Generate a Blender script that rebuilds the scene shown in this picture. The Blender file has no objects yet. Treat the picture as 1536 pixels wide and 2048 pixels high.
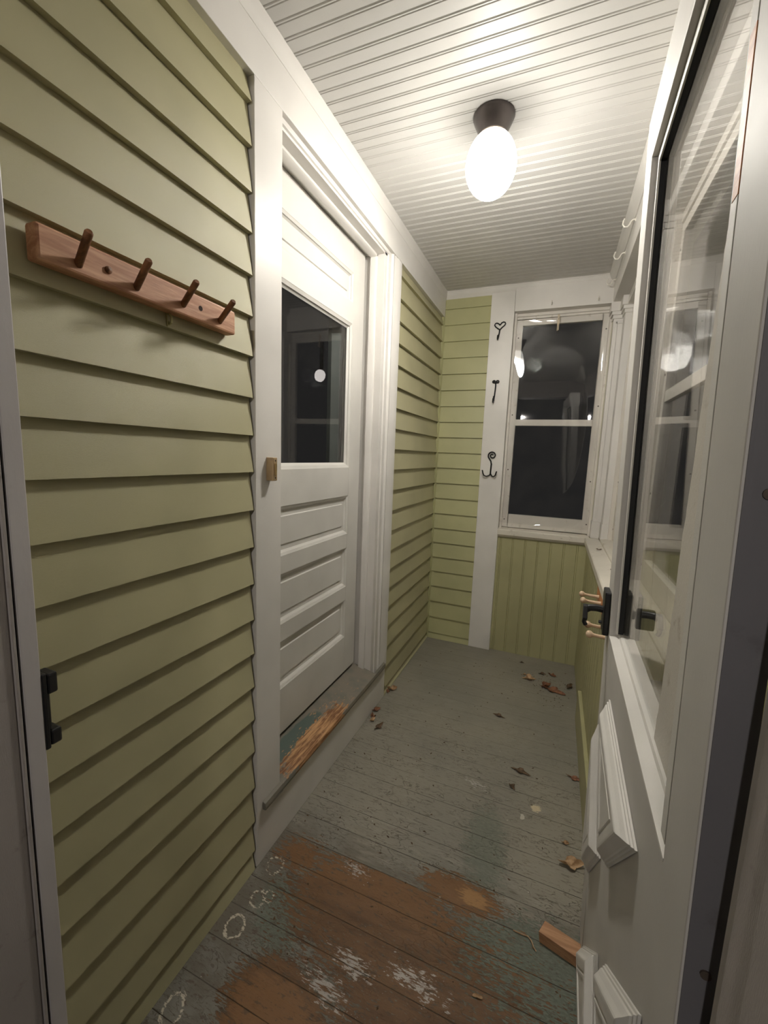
import bpy, bmesh, math, random
from mathutils import Vector, Matrix, noise
random.seed(7)
COL = bpy.context.scene.collection
scene = bpy.context.scene
PI = math.pi
L, W, H = 2.7617, 0.974, 2.30

# ------------------------------------------------------------------ mesh helpers
class MB:
    def __init__(s, fn=None):
        s.v = []; s.f = []; s.fn = fn
    def add(s, vs, fs):
        b = len(s.v)
        for p in vs:
            p = tuple(p)
            s.v.append(s.fn(*p) if s.fn else p)
        for f in fs: s.f.append([b + i for i in f])
        return s
    def box(s, x0, x1, y0, y1, z0, z1):
        vs = [(x0,y0,z0),(x1,y0,z0),(x1,y1,z0),(x0,y1,z0),(x0,y0,z1),(x1,y0,z1),(x1,y1,z1),(x0,y1,z1)]
        return s.add(vs, [(0,3,2,1),(4,5,6,7),(0,1,5,4),(1,2,6,5),(2,3,7,6),(3,0,4,7)])
    def prism(s, pts, axis, a, b):
        """pts: closed 2D outline in the two other axes (in order), extruded along axis from a to b"""
        n = len(pts); vs = []
        for t in (a, b):
            for p in pts:
                q = list(p); q.insert(axis, t); vs.append(tuple(q))
        fs = [(i, (i+1) % n, n + (i+1) % n, n + i) for i in range(n)]
        fs += [tuple(range(n)), tuple(range(2*n-1, n-1, -1))]
        return s.add(vs, fs)
    def tube(s, path, r, seg=10, r2=None):
        path = [Vector(p) for p in path]; n = len(path); rings = []
        up = Vector((0,0,1)); prev = None
        for i, p in enumerate(path):
            t = (path[min(i+1, n-1)] - path[max(i-1, 0)]).normalized()
            if prev is None:
                a = t.cross(up)
                if a.length < .1: a = t.cross(Vector((1,0,0)))
            else:
                a = prev - t * prev.dot(t)
            a.normalize(); b = t.cross(a); prev = a
            rr = r(i/(n-1)) if callable(r) else r
            rings.append([p + a*rr*math.cos(k*2*PI/seg) + b*rr*math.sin(k*2*PI/seg) for k in range(seg)])
        vs = [q for g in rings for q in g]; fs = []
        for i in range(n-1):
            for k in range(seg):
                fs.append((i*seg+k, i*seg+(k+1) % seg, (i+1)*seg+(k+1) % seg, (i+1)*seg+k))
        fs += [tuple(range(seg-1, -1, -1)), tuple((n-1)*seg+k for k in range(seg))]
        return s.add(vs, fs)
    def lathe(s, prof, c, ax=(0,0,1), seg=40):
        """prof: (radius, height) pairs along ax from point c"""
        ax = Vector(ax).normalized(); c = Vector(c)
        a = ax.cross(Vector((1,0,0)))
        if a.length < .1: a = ax.cross(Vector((0,1,0)))
        a.normalize(); b = ax.cross(a); vs = []; fs = []
        for r, h in prof:
            for k in range(seg):
                vs.append(c + ax*h + a*max(r,1e-5)*math.cos(k*2*PI/seg) + b*max(r,1e-5)*math.sin(k*2*PI/seg))
        n = len(prof)
        for i in range(n-1):
            for k in range(seg):
                fs.append((i*seg+k, i*seg+(k+1) % seg, (i+1)*seg+(k+1) % seg, (i+1)*seg+k))
        fs += [tuple(range(seg-1, -1, -1)), tuple((n-1)*seg+k for k in range(seg))]
        return s.add(vs, fs)
    def build(s, name, m, parent=None, smooth=False, bevel=0, at=None):
        o_at = Vector(at) if at is not None else Vector((0,0,0))
        if parent is not None and at is None and parent.get('_w'):
            o_at = Vector(parent['_w'])
        me = bpy.data.meshes.new(name)
        me.from_pydata([tuple(Vector(p) - o_at) for p in s.v], [], s.f)
        bm = bmesh.new(); bm.from_mesh(me)
        bmesh.ops.remove_doubles(bm, verts=bm.verts, dist=1e-6)
        bmesh.ops.recalc_face_normals(bm, faces=bm.faces)
        bm.to_mesh(me); bm.free()
        me.materials.append(m)
        if smooth:
            for p in me.polygons: p.use_smooth = True
            if smooth != 'all':
                try: me.set_sharp_from_angle(angle=math.radians(40))
                except Exception: pass
        o = bpy.data.objects.new(name, me); COL.objects.link(o)
        if parent is not None: o.parent = parent
        elif at is not None: o.location = o_at
        if bevel:
            b = o.modifiers.new('bevel', 'BEVEL'); b.width = bevel; b.segments = 2; b.limit_method = 'ANGLE'
            b.angle_limit = math.radians(50)
        return o

def tag(o, label, cat=None, group=None, kind=None):
    o['label'] = label
    if cat: o['category'] = cat
    if group: o['group'] = group
    if kind: o['kind'] = kind
    return o
def empty(name, loc, label, cat, group=None, kind=None):
    o = bpy.data.objects.new(name, None); COL.objects.link(o)
    o.location = loc; o.empty_display_size = .03; o['_w'] = list(loc)
    return tag(o, label, cat, group, kind)

# ------------------------------------------------------------------ materials
class NT:
    def __init__(s, name):
        s.m = bpy.data.materials.new(name); s.m.use_nodes = True
        s.t = s.m.node_tree; s.n = s.t.nodes; s.b = s.n['Principled BSDF']; s.out = s.n['Material Output']
        s.tc = s.n.new('ShaderNodeTexCoord'); s.pos = s.tc.outputs['Object']
    def L(s, a, b): s.t.links.new(a, b)
    def val(s, v, inp):
        if isinstance(v, (int, float)): inp.default_value = v
        elif isinstance(v, (tuple, list)):
            inp.default_value = tuple(v) + ((1,) if len(v) == 3 and len(inp.default_value) == 4 else ())
        else: s.L(v, inp)
    def math(s, op, a, b=0, c=0, clamp=False):
        n = s.n.new('ShaderNodeMath'); n.operation = op; n.use_clamp = clamp
        s.val(a, n.inputs[0]); s.val(b, n.inputs[1]); s.val(c, n.inputs[2]); return n.outputs[0]
    def map(s, scale=(1,1,1), loc=(0,0,0), src=None, rot=(0,0,0)):
        n = s.n.new('ShaderNodeMapping'); s.L(src or s.pos, n.inputs[0])
        n.inputs['Scale'].default_value = scale; n.inputs['Location'].default_value = loc; n.inputs['Rotation'].default_value = rot
        return n.outputs[0]
    def noise(s, sc, det=4, rough=.55, src=None, dist=0):
        n = s.n.new('ShaderNodeTexNoise'); s.L(src or s.pos, n.inputs['Vector'])
        n.inputs['Scale'].default_value = sc; n.inputs['Detail'].default_value = det
        n.inputs['Roughness'].default_value = rough; n.inputs['Distortion'].default_value = dist
        return n.outputs['Fac']
    def ramp(s, v, a, b, ca=0.0, cb=1.0):
        n = s.n.new('ShaderNodeMapRange'); s.L(v, n.inputs[0])
        for i, q in enumerate((a, b, ca, cb)): n.inputs[1+i].default_value = q
        n.interpolation_type = 'SMOOTHSTEP'; return n.outputs[0]
    def mix(s, f, a, b, mode='MIX'):
        n = s.n.new('ShaderNodeMix'); n.data_type = 'RGBA'; n.blend_type = mode
        s.val(f, n.inputs[0]); s.val(a, n.inputs[6]); s.val(b, n.inputs[7]); return n.outputs[2]
    def sep(s, v=None):
        n = s.n.new('ShaderNodeSeparateXYZ'); s.L(v or s.pos, n.inputs[0]); return n.outputs
    def bump(s, h, strength=.3, dist=.002, prev=None):
        n = s.n.new('ShaderNodeBump'); s.L(h, n.inputs['Height'])
        n.inputs['Strength'].default_value = strength; n.inputs['Distance'].default_value = dist
        if prev: s.L(prev, n.inputs['Normal'])
        return n.outputs[0]
    def set(s, col=None, rough=None, metal=None, nrm=None, spec=None):
        if col is not None: s.val(col, s.b.inputs['Base Color'])
        if rough is not None: s.val(rough, s.b.inputs['Roughness'])
        if metal is not None: s.val(metal, s.b.inputs['Metallic'])
        if nrm is not None: s.L(nrm, s.b.inputs['Normal'])
        if spec is not None: s.b.inputs['Specular IOR Level'].default_value = spec
        return s.m

def paint(name, col, rough=.35, grain=(1,1,1), dirt=0.0, dirtcol=(.16,.13,.09), var=.06, bump=.25):
    t = NT(name)
    v = t.map(scale=grain)
    n1 = t.noise(3, 3); n2 = t.noise(60, 4, .6, src=v); n3 = t.noise(14, 5, .6)
    dark = tuple(c*(1-var*2.2) for c in col)
    c = t.mix(t.ramp(n1, .3, .7), dark, col)
    if dirt:
        c = t.mix(t.math('MULTIPLY', t.ramp(t.noise(22, 6, .7), .58, .72), dirt), c, dirtcol)
    nr = t.bump(n2, bump, .0012); nr = t.bump(n3, bump*.3, .001, nr)
    return t.set(c, t.ramp(n3, .2, .8, rough-.02, rough+.03), 0, nr)
GREEN = (.47,.44,.27)
m_side_l = paint('green_siding_paint', GREEN, .36, (60,2.5,60), .0, bump=.35)
m_side_f = paint('green_siding_paint_far', (.46,.45,.245), .42, (1.2,30,30), .12, (.25,.26,.13), bump=.3)
m_bead_g = paint('green_beadboard_paint', (.42,.40,.22), .5, (20,20,1.5), .25, (.27,.25,.14))
m_white = paint('white_trim_paint', (.73,.705,.67), .33, (25,25,1.5), .0, bump=.35)
m_white_h = paint('white_trim_paint_level', (.73,.705,.67), .33, (25,1.5,25), .0, bump=.35)
m_door = paint('white_door_paint', (.67,.65,.61), .34, (40,1.5,40), .05, bump=.5)
m_old = paint('worn_white_paint', (.72,.68,.62), .45, (12,12,2), .45, (.28,.22,.15), bump=.7)
m_sill = paint('dusty_white_sill_paint', (.68,.64,.56), .5, (3,3,3), .75, (.24,.19,.13), bump=.5)
m_ceil = paint('white_ceiling_gloss', (.60,.588,.565), .46, (1.2,18,18), .0, var=.03, bump=.18)
m_ceil.node_tree.nodes['Principled BSDF'].inputs['Specular IOR Level'].default_value = .35
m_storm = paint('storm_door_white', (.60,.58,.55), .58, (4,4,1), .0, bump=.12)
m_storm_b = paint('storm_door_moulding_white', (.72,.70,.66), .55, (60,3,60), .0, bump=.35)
m_jamb = paint('grey_white_jamb_metal', (.56,.53,.53), .42, (3,3,1), .12, (.2,.17,.16), bump=.15)
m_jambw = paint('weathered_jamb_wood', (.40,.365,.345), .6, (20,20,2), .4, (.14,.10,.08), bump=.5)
m_edge = paint('grey_door_edge_metal', (.15,.146,.158), .5, (3,3,1), .3, (.07,.06,.06), bump=.2)

def plain(name, col, rough=.5, metal=0, spec=.5, bumpy=0):
    t = NT(name)
    n = t.noise(45, 4)
    c = t.mix(t.ramp(n, .3, .7), tuple(x*.85 for x in col), col)
    nr = t.bump(n, bumpy or .1, .001)
    return t.set(c, rough, metal, nr, spec)
m_black = plain('black_powder_coat', (.012,.012,.013), .38, 0, .5)
m_iron = plain('black_wrought_iron', (.008,.008,.009), .45, .3, .5, .4)
m_rubber = plain('black_gasket_rubber', (.008,.008,.009), .7)
m_dark = plain('dark_gap', (.01,.009,.008), .9)
m_bronze = plain('dark_bronze_canopy', (.10,.085,.08), .34, .55)
m_brass = plain('polished_brass', (.62,.44,.20), .3, .8)
m_green_metal = plain('dark_green_grey_metal', (.055,.062,.050), .3, .4)
m_tan = plain('aged_brass_plate', (.50,.36,.20), .42, .35)
m_cream = plain('painted_white_hook', (.78,.75,.68), .35)
m_screw = plain('rusty_screw', (.11,.085,.07), .55, .4)
m_pin = plain('pale_clothespin_wood', (.60,.50,.36), .6)
m_hole = plain('drilled_hole', (.03,.015,.01), .9)
m_green_hook = plain('green_painted_brass', (.42,.40,.20), .35, .3)

def wood(name, a, b, sc=(2,30,30), rough=.55):
    t = NT(name)
    v = t.map(scale=sc)
    n = t.noise(2.2, 6, .6, src=v, dist=1.2); f = t.noise(14, 4, .6, src=v)
    c = t.mix(t.ramp(n, .3, .72), a, b)
    c = t.mix(t.math('MULTIPLY', t.ramp(f, .55, .8), .45), c, tuple(x*.5 for x in a))
    return t.set(c, rough, 0, t.bump(f, .3, .001))
m_rackwood = wood('stained_oak', (.42,.19,.10), (.66,.37,.22), (30,3,30))
m_pegwood = wood('dark_stained_dowel', (.12,.045,.015), (.23,.095,.035), (8,40,40))
m_birch = wood('turned_birch', (.52,.36,.23), (.68,.52,.36), (8,40,40))
m_orange = wood('orange_stained_board', (.42,.15,.05), (.62,.28,.10), (30,3,30))
m_scrap = wood('raw_lumber_offcut', (.34,.17,.085), (.50,.28,.15), (3,24,24))

def glass_mat(name, f0=.045, tint=(1,1,1), rough=.0, bumpy=0, alpha_haze=.0):
    """thin pane: Schlick mix of clear and mirror, works from both faces"""
    t = NT(name); t.n.remove(t.b)
    g = t.n.new('ShaderNodeNewGeometry')
    d = t.n.new('ShaderNodeVectorMath'); d.operation = 'DOT_PRODUCT'
    t.L(g.outputs['Normal'], d.inputs[0]); t.L(g.outputs['Incoming'], d.inputs[1])
    c = t.math('ABSOLUTE', d.outputs['Value'])
    p = t.math('POWER', t.math('SUBTRACT', 1.0, c), 5.0)
    F = t.math('ADD', t.math('MULTIPLY', p, 1-f0), f0, clamp=True)
    tr = t.n.new('ShaderNodeBsdfTransparent'); tr.inputs[0].default_value = (*tint, 1)
    gl = t.n.new('ShaderNodeBsdfGlossy'); gl.inputs['Roughness'].default_value = rough
    if bumpy:
        nz = t.noise(5, 2, .4); bn = t.bump(nz, bumpy, .01); t.L(bn, gl.inputs['Normal'])
    mx = t.n.new('ShaderNodeMixShader'); t.L(F, mx.inputs[0]); t.L(tr.outputs[0], mx.inputs[1]); t.L(gl.outputs[0], mx.inputs[2])
    last = mx.outputs[0]
    if alpha_haze:
        df = t.n.new('ShaderNodeBsdfDiffuse'); df.inputs[0].default_value = (.6,.57,.5,1)  # pale diffuse haze standing in for ceiling sheen on film, brightening storm glass
        m2 = t.n.new('ShaderNodeMixShader'); t.L(t.math('MULTIPLY', t.ramp(t.noise(6, 5, .65), .3, .8), alpha_haze), m2.inputs[0])
        t.L(last, m2.inputs[1]); t.L(df.outputs[0], m2.inputs[2]); last = m2.outputs[0]
    t.L(last, t.out.inputs[0])
    return t.m
m_glass = glass_mat('window_glass', .045)
m_glass_b = glass_mat('unreflective_window_glass', .0006)  # mirror part almost off, so the lamp leaves no image in these panes
m_glass_s = glass_mat('storm_glass', .05, alpha_haze=.05)
m_film = glass_mat('plastic_window_film', .085, rough=.025, alpha_haze=.03)

def globe_mat():
    t = NT('lit_opal_glass'); t.n.remove(t.b)
    e = t.n.new('ShaderNodeEmission'); e.inputs[0].default_value = (1.0, .955, .87, 1)
    z = t.sep()[2]                                  # the opal shade glows less towards its neck
    t.L(t.ramp(z, -.10, -.24, LAMP*.05, LAMP*2.5), e.inputs[1])
    t.L(e.outputs[0], t.out.inputs[0]); return t.m
LAMP = 41.0; BACK = 18.0
m_globe = globe_mat()
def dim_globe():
    t = NT('dim_stand_in_glow'); t.n.remove(t.b)
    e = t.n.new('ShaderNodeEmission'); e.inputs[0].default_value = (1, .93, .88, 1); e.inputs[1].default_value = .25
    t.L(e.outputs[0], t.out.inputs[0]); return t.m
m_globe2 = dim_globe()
m_added_strip = paint('added_strip_grey', (.085,.095,.088), .8, (60,60,4))

def ellipse(t, x, y, cx, cy, rx, ry, ang, nz, amp):
    """soft-edged blotch, 1 inside; nz perturbs the rim"""
    ca, sa = math.cos(ang), math.sin(ang)
    dx = t.math('SUBTRACT', x, cx); dy = t.math('SUBTRACT', y, cy)
    u = t.math('ADD', t.math('MULTIPLY', dx, ca/rx), t.math('MULTIPLY', dy, sa/rx))
    v = t.math('ADD', t.math('MULTIPLY', dx, -sa/ry), t.math('MULTIPLY', dy, ca/ry))
    r = t.math('SQRT', t.math('ADD', t.math('MULTIPLY', u, u), t.math('MULTIPLY', v, v)))
    r = t.math('ADD', r, t.math('MULTIPLY', t.math('SUBTRACT', nz, .5), amp))
    return r
def floor_mat():
    t = NT('peeling_floor_paint')
    X, Y, Z = t.sep()
    st = t.map(scale=(1.0, 5.0, 1)); sf = t.map(scale=(1.0, 7.0, 1))
    nA = t.noise(7, 6, .65, src=st); nB = t.noise(26, 6, .65, src=sf); nC = t.noise(2.6, 3); nD = t.noise(70, 4, .6, src=sf)
    nE = t.noise(9, 5, .6, src=t.map(scale=(1,1,1), loc=(3,1,0)))
    nF = t.noise(40, 5, .6, src=t.map(scale=(1,2.2,1), loc=(5,2,0)))
    nH = t.noise(75, 6, .65, src=t.map(scale=(1,2.6,1), loc=(2,7,0)))
    nG = t.math('ADD', t.math('MULTIPLY', nB, .45), t.math('ADD', t.math('MULTIPLY', nF, .3), t.math('MULTIPLY', nH, .25)))
    grey = (.27,.25,.205); grey2 = (.225,.212,.178)
    c = t.mix(t.ramp(nC, .35, .65), grey, grey2)
    c = t.mix(t.math('MULTIPLY', t.ramp(nA, .52, .68), .45), c, (.32,.30,.25))
    # towards the doorway the coat is dirtier and mottled
    worn = t.ramp(t.math('ADD', Y, t.math('MULTIPLY', t.math('SUBTRACT', nA, .5), .5)), 1.22, .98)
    dk = t.mix(t.ramp(nE, .40, .60), (.115,.100,.078), (.175,.170,.145))
    c = t.mix(t.math('MULTIPLY', worn, .85), c, dk)
    # grain-wise dark breaks
    crack = t.math('MULTIPLY', t.ramp(nB, .56, .64), t.ramp(Y, 2.3, 1.1, .18, .70))
    c = t.mix(crack, c, (.10,.08,.055))
    # squiggly crazing
    zq = t.noise(17, 4, .55, src=t.map(scale=(1,2.4,1), loc=(1,5,0)), dist=.8)
    ln = t.ramp(t.math('ABSOLUTE', t.math('SUBTRACT', zq, .5)), .016, .004)
    ln = t.math('MULTIPLY', ln, t.math('MULTIPLY', t.ramp(nE, .42, .56), t.ramp(Y, 2.2, 1.5, .1, .75)))
    c = t.mix(ln, c, (.085,.068,.050))
    # older green-grey coat showing
    g1 = t.ramp(ellipse(t, X, Y, .655, 1.27, .07, .17, .1, nG, 4.0), 1.25, .6)
    g2 = t.ramp(ellipse(t, X, Y, .84, .93, .27, .16, .1, nG, 4.0), 1.1, .95)
    g3 = t.ramp(ellipse(t, X, Y, .17, .84, .08, .12, .5, nG, 4.0), 1.1, .7)
    gm = t.math('MAXIMUM', t.math('MAXIMUM', t.math('MULTIPLY', g1, .75), g2), t.math('MULTIPLY', g3, .8))
    c = t.mix(t.math('MULTIPLY', gm, .85), c, t.mix(t.ramp(nH, .4, .65), (.105,.125,.098), (.15,.175,.138)))
    # bare brown wood
    b1 = ellipse(t, X, Y, .40, .93, .27, .16, -.02, nG, 4.5)
    b2 = ellipse(t, X, Y, .27, .66, .13, .10, .0, nG, 3.0)
    b3 = ellipse(t, X, Y, .61, 1.09, .12, .05, .0, nG, 5.0)
    b4 = ellipse(t, X, Y, .56, .80, .26, .17, .1, nG, 9.5)
    b5 = ellipse(t, X, Y, .12, 1.00, .07, .05, .1, nG, 9.0)
    seamcut = t.ramp(Y, 1.0535, 1.0560, 0, 3)
    b1 = t.math('ADD', b1, seamcut)
    bm = t.math('MINIMUM', t.math('MINIMUM', b1, b2), t.math('MINIMUM', b3, t.math('MINIMUM', b4, b5)))
    brown = t.ramp(bm, 1.02, .92)
    wood = t.mix(t.ramp(nA, .35, .7), (.165,.085,.035), (.110,.060,.030))
    band = t.math('MULTIPLY', t.ramp(Y, .90, 1.0), .7)
    o2 = t.ramp(ellipse(t, X, Y, .27, .65, .12, .07, 0, nG, 2.5), 1.0, .7)
    wood = t.mix(t.math('MAXIMUM', band, o2), wood, (.205,.104,.042))
    orange = t.ramp(ellipse(t, X, Y, .650, 1.094, .045, .026, 0, nG, 4.0), 1.1, .6)
    wood = t.mix(orange, wood, (.33,.18,.07))
    wood = t.mix(t.math('MULTIPLY', t.ramp(nD, .55, .75), .5), wood, (.07,.038,.018))
    c = t.mix(brown, c, wood)
    # exposed flakes scattered over the front area
    fl = t.math('MULTIPLY', t.ramp(nF, .57, .62), t.ramp(Y, 1.2, .95, 0, 1))
    c = t.mix(t.math('MULTIPLY', fl, .65), c, (.085,.058,.035))
    # remnants of green paint inside the bare patch
    fr = t.math('MULTIPLY', t.ramp(nH, .60, .64), t.ramp(ellipse(t, X, Y, .50, .80, .34, .14, 0, nB, 1.5), 1.1, .8))
    c = t.mix(t.math('MULTIPLY', fr, .5), c, (.17,.19,.155))
    # whitish flakes of primer
    nW = t.math('ADD', t.math('MULTIPLY', nF, .55), t.math('MULTIPLY', nH, .45))
    w1 = ellipse(t, X, Y, .40, .81, .12, .05, -.25, nW, 3.6)
    w2 = ellipse(t, X, Y, .56, .84, .13, .05, -.1, nW, 4.4)
    w3 = ellipse(t, X, Y, .36, .74, .12, .05, -.2, nW, 4.0)
    w4 = ellipse(t, X, Y, .58, 1.53, .06, .02, -.2, nH, 6.5)
    w5 = ellipse(t, X, Y, .30, 1.03, .06, .03, -.2, nH, 5.5)
    wm = t.math('MINIMUM', t.math('MINIMUM', w1, w2), t.math('MINIMUM', w3, t.math('MINIMUM', w4, w5)))
    c = t.mix(t.math('MULTIPLY', t.ramp(wm, .42, .25), t.ramp(nB, .44, .52)), c, (.44,.40,.37))
    sp = t.ramp(t.noise(60, 2, .5, src=t.map(loc=(9,4,0))), .76, .78)
    c = t.mix(t.math('MULTIPLY', sp, .8), c, (.50,.46,.40))
    # pale rings and a cream blob
    for (cx, cy, rx, ry, th, off) in ((.074,.757,.024,.028,.17,.02),(.084,.838,.020,.023,.22,.10),(.068,.94,.023,.028,.22,.12),(.065,.566,.022,.030,.20,.06),(.108,.855,.014,.016,.22,.08)):
        rr = ellipse(t, X, Y, cx, cy, rx, ry, .3, nF, .9)
        rg = t.ramp(t.math('ABSOLUTE', t.math('SUBTRACT', rr, 1.0)), th, th*.5)
        rg = t.math('MULTIPLY', rg, t.ramp(nH, .38+off, .46+off))
        c = t.mix(rg, c, (.52,.47,.37))
    rr = ellipse(t, X, Y, .803, 1.506, .020, .020, 0, nH, 2.4)
    c = t.mix(t.ramp(rr, .9, .7), c, (.56,.47,.32))
    rr = ellipse(t, X, Y, .76, 1.45, .012, .03, 0, nF, 3.0)
    c = t.mix(t.ramp(rr, .6, .4), c, (.5,.46,.40))
    # board seams every 84 mm
    fy = t.math('FRACT', t.math('DIVIDE', t.math('SUBTRACT', Y, .886-.84), .084))
    d = t.math('ABSOLUTE', t.math('SUBTRACT', fy, .5))
    seam = t.ramp(d, .485, .497)
    vis = t.math('MULTIPLY', t.ramp(nE, .32, .55), t.ramp(Y, 2.2, 1.2, .25, .95))
    c = t.mix(t.math('MULTIPLY', seam, vis), c, (.035,.024,.015))
    h = t.math('ADD', t.math('MULTIPLY', nB, .8), t.math('MULTIPLY', brown, -.5))
    h = t.math('SUBTRACT', h, t.math('MULTIPLY', ln, .8)); h = t.math('ADD', h, t.math('MULTIPLY', nH, .6))
    h = t.math('SUBTRACT', h, t.math('MULTIPLY', seam, 1.5))
    nr = t.bump(h, .75, .0020); nr = t.bump(nD, .3, .001, nr)
    return t.set(c, t.ramp(nA, .3, .7, .42, .62), 0, nr, .4)
def sillwood_mat():
    t = NT('worn_threshold_paint')
    X, Y, Z = t.sep()
    g = t.map(scale=(14, 1.0, 14)); nA = t.noise(8, 5, .65, src=g); nB = t.noise(12, 4, .6); nF = t.noise(30, 5, .6, src=t.map(scale=(3,1,1)))
    c = t.mix(t.ramp(nB, .35, .65), (.20,.175,.14), (.15,.145,.12))
    te = t.ramp(ellipse(t, X, Y, -.04, 1.22, .04, .17, 0, nB, .8), 1, .8)
    c = t.mix(te, c, (.085,.115,.10))
    br = ellipse(t, X, Y, .012, 1.27, .045, .24, .0, nF, 1.5)
    bare = t.mix(t.ramp(nA, .40, .62), (.17,.075,.03), (.50,.28,.13))
    c = t.mix(t.ramp(br, .95, .85), c, bare)
    sp = t.math('MULTIPLY', t.ramp(nF, .58, .63), t.ramp(ellipse(t, X, Y, -.01, 1.35, .06, .33, 0, nB, .5), 1.1, .8))
    c = t.mix(t.math('MULTIPLY', sp, .7), c, (.40,.23,.12))
    return t.set(c, .55, 0, t.bump(nA, .5, .0015), .4)
def leaf_mat(name, a, b):
    t = NT(name)
    c = t.mix(t.ramp(t.noise(70, 4), .35, .65), a, b)
    return t.set(c, .7, 0, t.bump(t.noise(120, 3), .5, .001))
m_floor = floor_mat(); m_thresh = sillwood_mat()
m_leafs = [leaf_mat('dry_leaf_russet', (.13,.05,.025), (.26,.12,.06)), leaf_mat('dry_leaf_tan', (.33,.20,.10), (.50,.34,.20)), leaf_mat('dry_leaf_dark', (.07,.04,.02), (.13,.08,.04))]

# ------------------------------------------------------------------ camera
cam = bpy.data.cameras.new('camera'); co = bpy.data.objects.new('camera', cam); COL.objects.link(co)
yaw, pit, rol, f = CAM = (0.3848, -0.1361, 0.0378, 838.73)
P = {}
yaw, pit, rol = .38483, -.13610, .03780
fwd = Vector((-math.sin(yaw)*math.cos(pit), math.cos(yaw)*math.cos(pit), math.sin(pit)))
rt = Vector((math.cos(yaw), math.sin(yaw), 0)); up = rt.cross(fwd)
r2 = math.cos(rol)*rt + math.sin(rol)*up; u2 = -math.sin(rol)*rt + math.cos(rol)*up
R = Matrix((r2, u2, -fwd)).transposed()
co.matrix_world = Matrix.Translation((.76658, 0, 1.26713)) @ R.to_4x4()
cam.sensor_fit = 'VERTICAL'; cam.sensor_height = 36.0; cam.lens = 838.73/2048*36.0
cam.clip_start = .02; cam.clip_end = 50
scene.camera = co

# ------------------------------------------------------------------ setting
# floor (boards run across the porch)
fl = MB(); fl.box(-.12, 1.2, -.2, L+.1, -.04, 0)
tag(fl.build('floor', m_floor), 'grey painted board floor with peeling paint and bare brown patches', 'floor', kind='structure')

# ceiling: beadboard across the porch, a double bead about every 42 mm
prof = [(-.3, 0.0)]
y = 1.0175 - .0417*30
while y < L + .02:
    prof += [(y-.0058, 0), (y-.0040, .0032), (y-.0028, .0006), (y-.0012, -.0004), (y+.0012, -.0004), (y+.0028, .0006), (y+.0040, .0032), (y+.0058, 0)]
    y += .0417
prof = [p for p in prof if p[0] < L+.05] + [(L+.08, 0)]
c = MB(); n = len(prof); vs = []
for x in (-.05, 1.25): vs += [(x, p[0], H+p[1]) for p in prof]
c.add(vs, [(i, i+1, n+i+1, n+i) for i in range(n-1)])
c.box(-.05, 1.25, -.3, L+.08, H+.012, H+.05)
o = c.build('ceiling', m_ceil)
tag(o, 'glossy white beadboard ceiling', 'ceiling', kind='structure')

def siding(mb, mapf, a, b, bottoms, ztop, t=.021, z_end=0.0):
    """clapboard courses: mapf(u, d, z); bottoms descending"""
    for i, z0 in enumerate(bottoms):
        z1 = bottoms[i-1]+.012 if i else ztop
        if z0 < z_end: z0 = z_end
        u0, u1 = a, b
        ps = [(u0, 0, z0), (u0, t, z0), (u0, .005, z1), (u0, 0, z1), (u1, 0, z0), (u1, t, z0), (u1, .005, z1), (u1, 0, z1)]
        mb.add([mapf(*q) for q in ps], [(0,1,2,3), (7,6,5,4), (0,4,5,1), (1,5,6,2), (2,6,7,3), (3,7,4,0)])
far_bottoms = [2.195, 2.0975, 1.9975, 1.896, 1.796, 1.695, 1.5935, 1.4933, 1.394, 1.295, 1.195, 1.093, .991, .8876, .786, .6878, .5865, .486, .380, .271, .157, .0435, 0.0]
near_bottoms = [2.0858, 1.99, 1.8883, 1.7971, 1.6986, 1.6011, 1.5037, 1.4, 1.3040, 1.2081, 1.106, 1.004, .900, .797, .697, .596, .495, .393, .277, .163, .066, 0.0]
w = MB()
# wall core with the house door opening (y .99 - 1.80, z .2 - 2.14)
w.box(-.14, 0, .25, .99, 0, H+.01); w.box(-.14, 0, 1.80, L+.08, 0, H+.01)
w.box(-.14, 0, .99, 1.80, 2.14, H+.01); w.box(-.14, 0, .99, 1.80, -.01, .15)
siding(w, lambda u, d, z: (d, u, z), .25, .9045, near_bottoms, 2.149)
siding(w, lambda u, d, z: (d, u, z), 1.9442, L-.026, far_bottoms[1:], 2.149)
tag(w.build('wall_left', m_side_l), 'house wall of pale green clapboard siding', 'wall', kind='structure')

# far wall: siding, then green beadboard under the window
def bead_panel(mb, mapf, a, b, z0, z1, step, depth=.0035, start=0):
    """vertical tongue and groove boards; mapf(u, d, z), d toward the room"""
    pr = [(a, 0)]; u = a + start + step
    while u < b - .008:
        pr += [(u-.0045, 0), (u-.002, -depth), (u+.001, -depth*.1), (u+.005, .0008), (u+.0075, -depth*.5), (u+.0095, 0)]
        u += step
    pr += [(b, 0)]
    m = len(pr); vv = [mapf(p[0], p[1], z) for z in (z0, z1) for p in pr]
    mb.add(vv, [(i, i+1, m+i+1, m+i) for i in range(m-1)])
    back = [mapf(a, -.02, z0), mapf(b, -.02, z0), mapf(b, -.02, z1), mapf(a, -.02, z1), mapf(a, 0, z0), mapf(b, 0, z0), mapf(b, 0, z1), mapf(a, 0, z1)]
    mb.add(back, [(0,1,2,3), (0,1,5,4), (1,2,6,5), (3,2,6,7), (0,3,7,4)])
FF = lambda u, d, z: (u, L-d, z)
w = MB()
w.box(-.02, .32, L, L+.08, 0, H+.01); w.box(.32, .46, L+.055, L+.08, 0, H+.01); w.box(.46, 1.2, L+.02, L+.08, -.01, .79); w.box(.46, 1.2, L+.062, L+.08, 2.15, H+.01)
w.box(.985, 1.2, L+.01, L+.08, .79, 2.15)
siding(w, FF, .025, .314, far_bottoms, 2.27, t=.018)
w.build('wall_far', m_side_f)
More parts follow.
